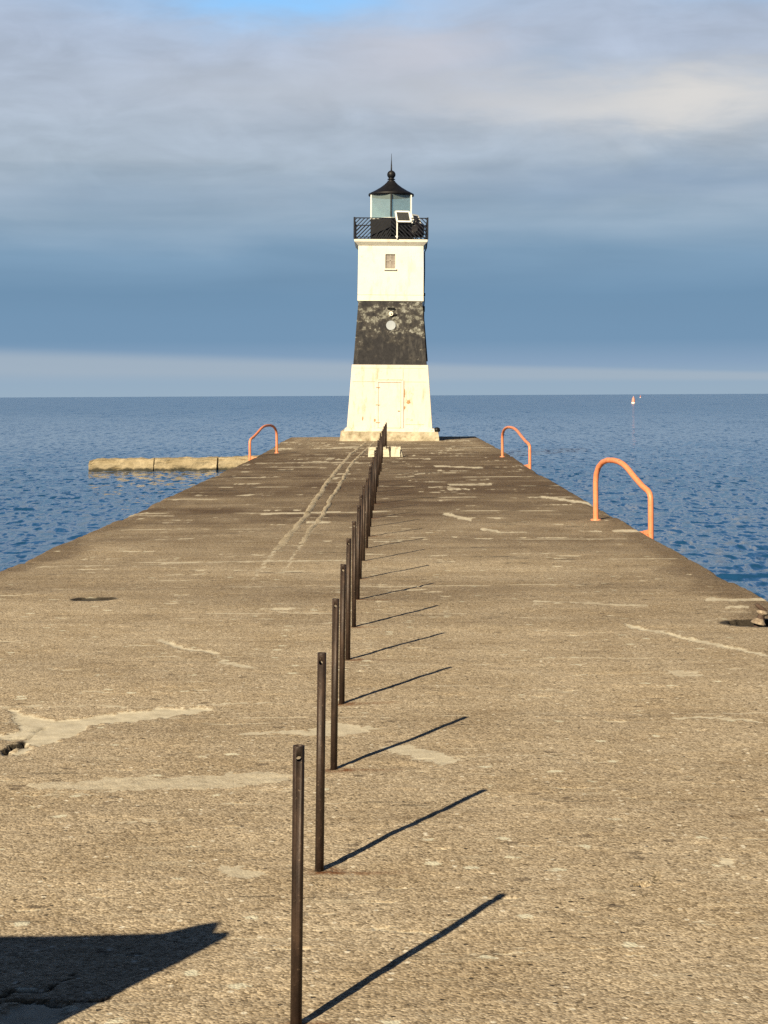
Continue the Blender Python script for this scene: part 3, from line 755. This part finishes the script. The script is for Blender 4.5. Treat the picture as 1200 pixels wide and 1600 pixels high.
# ---- lantern room (hexagonal, a corner facing the pier)
LR = 0.874
def hexpts(r, z): return [(r * math.cos(R(-90 + 60 * k)), r * math.sin(R(-90 + 60 * k)), z) for k in range(6)]
mb = MB(); a = hexpts(LR, 7.34); b_ = hexpts(LR, 8.15); mb.add(a + b_, [(k, (k + 1) % 6, 6 + (k + 1) % 6, 6 + k) for k in range(6)] + [tuple(range(6, 12))]); mb.build('lantern_base', BLACK, lh)
mb = MB(); a = hexpts(LR + .02, 8.148); b_ = hexpts(LR + .02, 8.19); mb.add(a + b_, [(k, (k + 1) % 6, 6 + (k + 1) % 6, 6 + k) for k in range(6)] + [tuple(range(6, 12)), tuple(range(6))[::-1]]); mb.build('lantern_sill', simple('pale_sill', (.62, .66, .62), (.72, .74, .70)), lh)
gm = bpy.data.materials.new('lantern_glass'); gm.use_nodes = True; g = NT(gm.node_tree); g.n.clear()
tr = g.node('ShaderNodeBsdfTransparent'); tr.inputs[0].default_value = (.86, .95, .95, 1)
gl = g.node('ShaderNodeBsdfGlossy'); gl.inputs[0].default_value = (1, 1, 1, 1); gl.inputs['Roughness'].default_value = .05
df = g.node('ShaderNodeBsdfDiffuse'); dn = g.noise(g.node('ShaderNodeTexCoord').outputs['Object'], 3, 5, .6); g.put(df.inputs[0], g.ramp(dn, [(.3, (.55, .66, .64)), (.7, (.70, .80, .77))]))
m1 = g.node('ShaderNodeMixShader'); m1.inputs[0].default_value = .10; g.l.new(tr.outputs[0], m1.inputs[1]); g.l.new(gl.outputs[0], m1.inputs[2])
m2 = g.node('ShaderNodeMixShader'); m2.inputs[0].default_value = .13; g.l.new(m1.outputs[0], m2.inputs[1]); g.l.new(df.outputs[0], m2.inputs[2])
go = g.node('ShaderNodeOutputMaterial'); g.l.new(m2.outputs[0], go.inputs[0])
PALEFR = simple('pale_astragal_paint', (.70, .72, .68), (.80, .80, .76), 6, .5)
for k in range(6):
    A0, B0 = Vector(hexpts(LR - .03, 0)[k]), Vector(hexpts(LR - .03, 0)[(k + 1) % 6])
    tdir = (B0 - A0).normalized(); nrm = Vector((tdir.y, -tdir.x, 0))
    p0, p1 = A0 + tdir * .03, B0 - tdir * .03; mb = MB(); q = []
    for zz in (8.185, 9.04): q += [(p0.x, p0.y, zz), (p1.x, p1.y, zz), (p1.x - nrm.x * .012, p1.y - nrm.y * .012, zz), (p0.x - nrm.x * .012, p0.y - nrm.y * .012, zz)]
    mb.hexa(q); mb.build('glass_pane', gm, lh)
    c0 = Vector(hexpts(LR - .02, 0)[k])
    mb = MB(); mb.bar((c0.x, c0.y, 8.185), (c0.x, c0.y, 9.05), .05 if k else .06, .05); mb.build('mullion', BLACK if k in (0, 3) else PALEFR, lh)
mb = MB(); mb.lathe([(0.001, 9.04), (.80, 9.04), (.80, 9.05), (.845, 9.06), (.845, 9.13), (.80, 9.155), (.60, 9.255), (.40, 9.375), (.26, 9.48), (.165, 9.575), (.145, 9.60)], 36); mb.build('roof', BLACK, lh)
mb = MB(); mb.lathe([(.145, 9.595), (.145, 9.62), (.10, 9.635), (.10, 9.66), (.145, 9.67), (.145, 9.69), (.10, 9.71), (.10, 9.73)], 24); mb.build('vent_neck', BLACK, lh)
mb = MB(); mb.lathe([(.05, 9.70)] + [(.158 * math.cos(R(a)), 9.855 + .158 * math.sin(R(a))) for a in range(-75, 90, 15)] + [(.03, 10.01), (.024, 10.2), (.012, 10.4), (.006, 10.64)], 24); mb.build('vent_ball', BLACK, lh)

# ---- equipment standing on the gallery
def lhp(x, y, z):    # lighthouse-local to world (follows its lean)
    return lh.matrix_basis @ Vector((x, y, z))
WF = simple('white_metal_frame', (.78, .78, .76), (.82, .82, .80), 9, .4)
SP = simple('dark_solar_cells', (.03, .032, .035), (.055, .055, .055), 30, .3)
def solar(loc, rz, label, s=1.0):
    r_ = empty('solar_panel', loc, (0, R(.68), rz)); tag(r_, label, 'solar panel')
    c0 = Vector((0.12, -0.02, .80)); tx = Vector((1, 0, 0)); tz = Vector((-0.14, .34, .93)).normalized(); n_ = tx.cross(tz).normalized()
    w_, h_ = .25 * s, .20 * s
    def P_(a, b, c=0): return c0 + tx * a + tz * b + n_ * c
    mb = MB(); mb.hexa([P_(-w_ + .03, -h_ + .03, .0), P_(w_ - .03, -h_ + .03, .0), P_(w_ - .03, -h_ + .03, -.02), P_(-w_ + .03, -h_ + .03, -.02), P_(-w_ + .03, h_ - .03, 0), P_(w_ - .03, h_ - .03, 0), P_(w_ - .03, h_ - .03, -.02), P_(-w_ + .03, h_ - .03, -.02)]); mb.build('cell_panel', SP, r_)
    mb = MB()
    for q in ((P_(-w_, -h_), P_(-w_, h_)), (P_(w_, -h_), P_(w_, h_)), (P_(-w_, h_), P_(w_, h_)), (P_(-w_, -h_), P_(w_, -h_))): mb.bar(q[0], q[1], .058, .03, n_)
    mb.build('panel_frame', WF, r_)
    mb = MB(); mb.bar((-0.10, 0, 0.0), (-0.10, 0, .62), .045, .045); mb.bar((-.10, 0, .60), P_(-w_, h_ * .8, -.03), .05, .04); mb.bar((-.12, 0, .60), (.32, -.02, .60), .04, .04, Vector((0, 1, 0))); mb.build('stand', WF, r_)
    if s == 1.0:
        for zc in (.08, .74):
            mb = MB(); mb.box(-.15, -.05, .015, .065, zc - .02, zc + .02); mb.build('clamp', WF, r_)
solar(lhp(0.32, -1.385, 7.352), R(6), 'white framed solar panel on a white stand clamped outside the gallery railing')
solar(lhp(0.86, -0.62, 7.352), R(55), 'second small white panel seen edge on behind the black fog signal', .8)
fs_ = empty('fog_signal', lhp(0.92, -0.98, 7.352), (0, R(.68), 0)); fs_.scale = (1.1, 1.1, 1.1); tag(fs_, 'round black fog signal drum at the right corner of the gallery', 'fog signal')
FSM = simple('black_fibreglass', (0.006, 0.004, 0.007), (0.012, 0.009, 0.012), 6, 0.4)
mb = MB(); mb.lathe([(.001, .10), (.22, .10), (.26, .14), (.285, .22), (.27, .27), (.27, .33), (.29, .38), (.27, .46), (.20, .52), (.10, .56), (.08, .60), (.10, .64), (.05, .68), (.001, .69)], 28); mb.build('drum', FSM, fs_)
for a in range(3):
    mb = MB(); mb.bar((.18 * math.cos(a * 2.1 + .4), .18 * math.sin(a * 2.1 + .4), 0), (.18 * math.cos(a * 2.1 + .4), .18 * math.sin(a * 2.1 + .4), .13), .04, .04); mb.build('leg', FSM, fs_)
mb = MB(); mb.tube([(-.05, -.24, .33), (-.05, -.33, .33)], [.07, .10], 18); mb.build('horn', FSM, fs_)

# ------------------------------------------------------------------ orange grab rails
def orange_material():
    m, T, b, co = material('orange_safety_paint')
    n = T.noise(co, 7, 6, .7); f = T.noise(co, 30, 5, .7)
    c = T.ramp(n, [(.3, (.72, .225, .10)), (.7, (.78, .30, .155))])
    c = T.mix(T.sm(T.math('ADD', f, T.math('MULTIPLY', T.math('SUBTRACT', n, .5), .3)), .60, .66), c, (.26, .10, .045))
    T.put(b.inputs['Base Color'], c); b.inputs['Roughness'].default_value = .45
    T.put(b.inputs['Normal'], T.bump(f, .2, .004)); return m
ORANGE = orange_material()
def grab_rail(inner_px, outer_px, edge_x, side, apex, bend, label, rad=0.036):
    A = at(*inner_px); Xo = edge_x + side * 0.17
    a_, _ = ray(outer_px, inner_px[1] + 14); Yo = Xo / a_
    B = Vector((Xo, Yo, 0)); base = A.copy(); base.z = deck_z(A.x, A.y)
    r_ = empty('grab_rail', base); tag(r_, label, 'grab rail', 'orange grab rails along the pier edges')
    D = B - A; D.z = 0
    pts = [(0, 0, -.03), (0.0, 0, apex * .33), (0.0, 0, apex * .62)]
    def q(t_, z_): v = D * t_; return (v.x, v.y, z_ - base.z)
    path = [q(0, -.04), q(0, apex * .3), q(0.0, apex * .62), q(.015, apex * .76), q(.06, apex * .875), q(.135, apex * .955), q(.23, apex * .995), q(.34, apex), q(.44, apex * .985), q(.52, apex * .95), q(.59, apex * .90),
            q(.72, bend + (apex * .90 - bend) * .66), q(.86, bend + (apex * .90 - bend) * .33), q(.955, bend + .055), q(.985, bend + .02), q(.998, bend - .025), q(1.0, bend - .08), q(1.0, -.30), q(1.0, -1.1)]
    mb = MB(); mb.tube(path, rad, 16); mb.build('rail_tube', ORANGE, r_)
    mb = MB(); e = Vector((edge_x - side * .0, Yo - .02, 0)); o_ = Vector(q(1.0, .0)) + A * 0
    ex, ey = e.x - A.x - side * .02, e.y - A.y - .02
    mx, my = ex + (o_.x - ex) * .45, ey + (o_.y - ey) * .45
    mb.hexa([(mx, my - .01, -.06), (o_.x, o_.y - .01, -.12), (o_.x, o_.y + .01, -.12), (mx, my + .01, -.06), (mx, my - .01, -.02), (o_.x, o_.y - .01, .0), (o_.x, o_.y + .01, .0), (mx, my + .01, -.02)]); mb.bar((ex, ey, -.04), (mx, my, -.04), .03, .03); mb.build('edge_bracket', ORANGE, r_)
    mb = MB(); mb.lathe([(rad + .035, -.012), (rad + .035, .012), (rad + .03, .015), (.02, .015)], 20); mb.build('foot_flange', ORANGE, r_)
    return r_
grab_rail((931, 813), 1017, 3.07, 1, 0.82, 0.42, 'nearest and largest orange grab rail, at the right pier edge')
grab_rail((785, 714), 828, 3.20, 1, 0.82, 0.42, 'smaller far orange grab rail at the right pier edge nearer the lighthouse')
grab_rail((432.5, 708), 390.5, -3.70, -1, 0.82, 0.42, 'orange grab rail at the left pier edge by the low breakwater')

# ------------------------------------------------------------------ low breakwater on the left
def stone_material(name, a, b2):
    m, T, b, co = material(name)
    n = T.noise(co, 1.7, 7, .68); f = T.noise(co, 12, 6, .7); s_ = T.noise(T.scalev(co, (.5, 1, 3.4)), 2.2, 6, .65)
    c = T.ramp(n, [(.3, a), (.7, b2)])
    c = T.mix(T.math('MULTIPLY', T.sm(s_, .55, .68), .75), c, (.14, .10, .045))
    c = T.mix(T.math('MULTIPLY', T.sm(f, .6, .75), .5), c, (.16, .12, .07))
    T.put(b.inputs['Base Color'], c); b.inputs['Roughness'].default_value = .9
    T.put(b.inputs['Normal'], T.bump(T.math('ADD', f, T.math('MULTIPLY', n, 2)), .7, .04)); return m
STONE = stone_material('tan_breakwater_stone', (.20, .16, .09), (.46, .385, .26))
Ts = NT(STONE.node_tree); bs = STONE.node_tree.nodes['Principled BSDF']; lk = bs.inputs['Base Color'].links[0].from_socket
cs = Ts.node('ShaderNodeTexCoord').outputs['Object']; zz_ = Ts.math('ADD', Ts.sep(cs)[2], Ts.math('MULTIPLY', Ts.math('SUBTRACT', Ts.noise(cs, 4, 4), .5), .25))
Ts.put(bs.inputs['Base Color'], Ts.mix(Ts.sm(zz_, .13, .03), lk, (.045, .04, .025)))
YB = HE * F / 118.0
bw = empty('breakwater', (-7.0, YB, WATER_Z)); tag(bw, 'low tan stone breakwater running left from the pier into the water', 'breakwater')
xl = at_y(138, 726, YB).x; xj1 = at_y(240, 726, YB).x; xj2 = at_y(340, 726, YB).x
def rough_block(x0, x1, zt0, zt1, dep, seed, round_end=False):
    bm = bmesh.new(); nx = max(8, int((x1 - x0) / .09)); nz = 8; ny = 8
    bmesh.ops.create_cube(bm, size=1.0)
    bmesh.ops.subdivide_edges(bm, edges=bm.edges[:], cuts=24, use_grid_fill=True)
    for v in bm.verts:
        tx, ty, tz = v.co.x + .5, v.co.y + .5, v.co.z + .5
        zt = zt0 + (zt1 - zt0) * tx
        X_ = x0 + (x1 - x0) * tx; Y_ = YB + dep * ty; Z_ = -0.5 + (zt + .5) * tz
        # rounded upper arris
        if tz > .9: Y_ = YB + .05 + (dep - .1) * ty
        N = lambda a, b, s_: float(fbm(np.array([a]), np.array([b]), 140 + seed + s_)[0]) - .5
        Y_ += N(X_ * 2.2 + 50, Z_ * 5 + 50, 0) * .13
        Z_ += (N(X_ * 3.1 + 20, Y_ * 2, 6) * .11 + N(X_ * 9, Y_ * 6, 9) * .05) * (tz > .5)
        X_ += N(Y_ * 3, Z_ * 6 + 9, 3) * .09 * (1 if (tx < .02 or tx > .98) else 0)
        if round_end and tx < .06: X_ += .10 * abs(tz - .8) ; Z_ -= .03 * (tz > .8)
        v.co = (X_ - bw.location.x, Y_ - YB, Z_)
    me = bpy.data.meshes.new('stone_block'); bm.to_mesh(me); bm.free(); me.materials.append(STONE)
    for p in me.polygons: p.use_smooth = False
    o = bpy.data.objects.new('stone_block', me); COL.objects.link(o); o.parent = bw
rough_block(xl, xj1 - .012, .385, .40, 1.0, 1, True); rough_block(xj1 + .03, xj2 - .03, .405, .415, 1.0, 17); rough_block(xj2 + .02, -3.6, .42, .47, 1.0, 33)
JM = simple('dark_wet_joint', (.03, .025, .018), (.06, .05, .035))
mb = MB(); mb.box(xj1 - .09 + 7, xj1 + .10 + 7, .10, .9, .0, .30); mb.build('joint_fill', JM, bw)
mb = MB(); mb.box(xj2 - .1 + 7, xj2 + .12 + 7, .10, .9, -.2, .33); mb.build('joint_fill', JM, bw)

# ------------------------------------------------------------------ concrete footing block in the post row
c0 = at(576, 714); c1 = at(630, 714); yb = c0.y
fb = empty('concrete_block', ((c0.x + c1.x) / 2, yb, 0)); tag(fb, 'pale concrete block with a dark strap lying across the post row', 'block')
CON = simple('pale_concrete', (.50, .46, .35), (.70, .66, .54), 5, .9, 0, .8, 14)
def chunk(x0, x1, h, seed):
    bm = bmesh.new(); bmesh.ops.create_cube(bm, size=1); bmesh.ops.subdivide_edges(bm, edges=bm.edges[:], cuts=9, use_grid_fill=True); rg = random.Random(seed)
    for v in bm.verts:
        tx, ty, tz = v.co.x + .5, v.co.y + .5, v.co.z + .5
        N = lambda a, b: float(fbm(np.array([a + 11.]), np.array([b + 7.]), 170 + seed)[0]) - .5
        X_ = x0 + (x1 - x0) * tx + N(ty * 3 + tz * 2, tx) * .06; Y_ = .34 * (ty - .0) + N(tx * 4, tz * 4) * .05; Z_ = -.03 + (h + .03) * tz + N(tx * 5, ty * 4) * .05 * tz
        if tx > .9: Z_ -= .04 * tz; X_ -= .05 * tz
        v.co = (X_, Y_, Z_)
    me = bpy.data.meshes.new('block_half'); bm.to_mesh(me); bm.free(); me.materials.append(CON)
    o = bpy.data.objects.new('block_half', me); COL.objects.link(o); o.parent = fb
Wb = (c1.x - c0.x) / 2
chunk(-Wb, .10, .255, 1); chunk(.12, Wb, .265, 5)
mb = MB(); mb.box(.095, .125, -.02, .37, -.02, .27); mb.build('strap', BLACK, fb)

# ------------------------------------------------------------------ old conduit ridges of mortar
RID = stone_material('mortar_ridge', (.27, .22, .15), (.50, .43, .32))
def ridge(name, px, wd, y0, y1, label, seed):
    n = 260; X = np.zeros((n, 7)); Y = np.zeros((n, 7)); Z = np.zeros((n, 7)); yv = np.linspace(y0, y1, n)
    xv = np.interp(yv, [p[1] for p in px], [p[0] for p in px]) + (fbm(yv * .9, yv * 0 + seed, 190) - .5) * .07
    prof_x = np.array([-1, -.75, -.35, 0, .35, .75, 1]); prof_z = np.array([-.35, .45, .9, 1, .9, .45, -.35])
    wv = wd * (.65 + .7 * fbm(yv * 2.2, yv * 0 + seed, 192)); hv = .020 * np.clip((fbm(yv * 1.4, yv * 0 + seed + 4, 194) - .22) * 2.2, .0, 1.25)
    hv *= np.clip((yv - y0) / 4, 0.05, 1)
    for i in range(n):
        X[i] = xv[i] + prof_x * wv[i]; Y[i] = yv[i]
        for j in range(7): Z[i, j] = deck_z(X[i, j], yv[i]) - .004 + prof_z[j] * (hv[i] + .006) + (rng.random() - .5) * .006
    o, _ = grid_mesh(name, X, Y, Z, RID, True); tag(o, label, 'mortar ridge', 'mortar ridges over old conduits'); return o
L1 = [at(*p) for p in ((430, 860), (478, 806), (512, 752), (545, 712), (572, 690.5))]; L2 = [at(*p) for p in ((470, 850), (502, 806), (526, 765), (551, 722), (585, 690.5))]
ridge('mortar_ridge', L1, .055, L1[0].y, L1[-1].y, 'left and wider of the two pale mortar ridges leading to the lighthouse', 1.0)
ridge('mortar_ridge', L2, .045, L2[0].y, L2[-1].y, 'right and thinner of the two pale mortar ridges leading to the lighthouse', 21.0)

# ------------------------------------------------------------------ mooring ring in the right-hand pocket
cq = at(1176, 970)
mr = empty('mooring_bitt', (cq.x, pitR.y + .03, -.14), (0, R(14), 0)); tag(mr, 'small rusty mooring bitt standing in a dark sunken pocket at the right pier edge', 'mooring bitt')
CL = simple('rusty_bitt_iron', (.035, .022, .016), (.09, .055, .04), 22, .75, 0, .6, 40)
CP = simple('worn_pale_metal', (.14, .10, .07), (.40, .33, .25), 30, .7, 0, .6, 40)
mb = MB(); mb.lathe([(.038, -.03), (.038, .16), (.026, .19), (.024, .215)], 16); mb.build('stem', CL, mr)
mb = MB(); mb.lathe([(.03, .128), (.058, .132), (.056, .140), (.030, .170), (.027, .172)], 18, (-.012, -.02)); mb.build('collar', CP, mr)
mb = MB(); mb.lathe([(.026, .200), (.045, .212), (.046, .222), (.030, .234), (.001, .236)], 18, (.004, 0)); mb.build('cap', CP, mr)
mb = MB(); mb.tube([(.03, 0, .232), (-.02, 0, .250), (-.05, 0, .262), (-.06, 0, .268)], [.012, .018, .014, .006], 10); mb.build('lug', CL, mr)

# ------------------------------------------------------------------ buoys
def buoy(px, py, s, label, cap):
    b_ = at(px, py, WATER_Z); r_ = empty('buoy', b_, (0, R(2), 0)); r_.scale = (s, s, s); tag(r_, label, 'buoy', 'channel buoys near the horizon')
    mb = MB(); mb.lathe([(.3, -.3), (.55, -.15), (.6, .25), (.5, .4), (.3, .5)], 20); mb.build('float', simple('buoy_white', (.75, .72, .70), (.82, .78, .76)), r_)
    mb = MB(); mb.lathe([(.48, .4), (.46, .9), (.36, 1.4), (.16, 1.85), (.08, 2.0)], 20); mb.build('tower', simple('buoy_red', cap, tuple(v * .9 for v in cap)), r_)
    mb = MB(); mb.lathe([(.07, 1.98), (.07, 2.15), (.001, 2.2)], 12); mb.build('light', simple('buoy_lamp', (.5, .45, .45), (.6, .5, .5)), r_)
buoy(989.5, 630.5, .82, 'pale red and white buoy floating off the right side of the pier', (.80, .30, .22))
buoy(1000.5, 621.5, .6, 'tiny dull red buoy farther out, touching the horizon line', (.50, .16, .13))

# ------------------------------------------------------------------ unseen board left of the camera, added to cast the deck shadow
S = SUN
tip = at(358, 1462); Hn = 1.20
kx, ky = -S.x / S.z, -S.y / S.z
cx, cyb = tip.x - kx * Hn, tip.y - ky * Hn
nb_ = empty('shadow_board', (cx - .8, cyb, 0), (0, 0, R(1.5))); tag(nb_, 'plain grey metal board on two posts out of view, added to cast the deck shadow', 'shadow caster')
GM = simple('galvanised_sheet', (.30, .31, .32), (.38, .39, .40), 6, .5, .3)
mb = MB(); mb.hexa([(-.9, -.02, .32), (.80, -.02, .32), (.80, .02, .32), (-.9, .02, .32), (-.9, -.02, Hn - .02), (.80, -.02, Hn), (.80, .02, Hn), (-.9, .02, Hn - .02)]); mb.build('panel', GM, nb_)
for xx in (-.6, .55):
    mb = MB(); mb.box(xx - .03, xx + .03, .021, .075, -.02, Hn - .06); mb.build('post', GM, nb_)
mb = MB(); mb.hexa([(.56, -.022, Hn - .03), (.76, -.022, Hn - .03), (.76, .03, Hn - .03), (.56, .03, Hn - .03), (.685, -.022, Hn + .058), (.71, -.022, Hn + .060), (.71, .03, Hn + .060), (.685, .03, Hn + .058)]); mb.build('shadow_lug', GM, nb_)  # lug shaped to give the cast shadow its second tip

SC.cycles.max_bounces = 6; SC.cycles.transparent_max_bounces = 16
SC.cycles.use_denoising = False
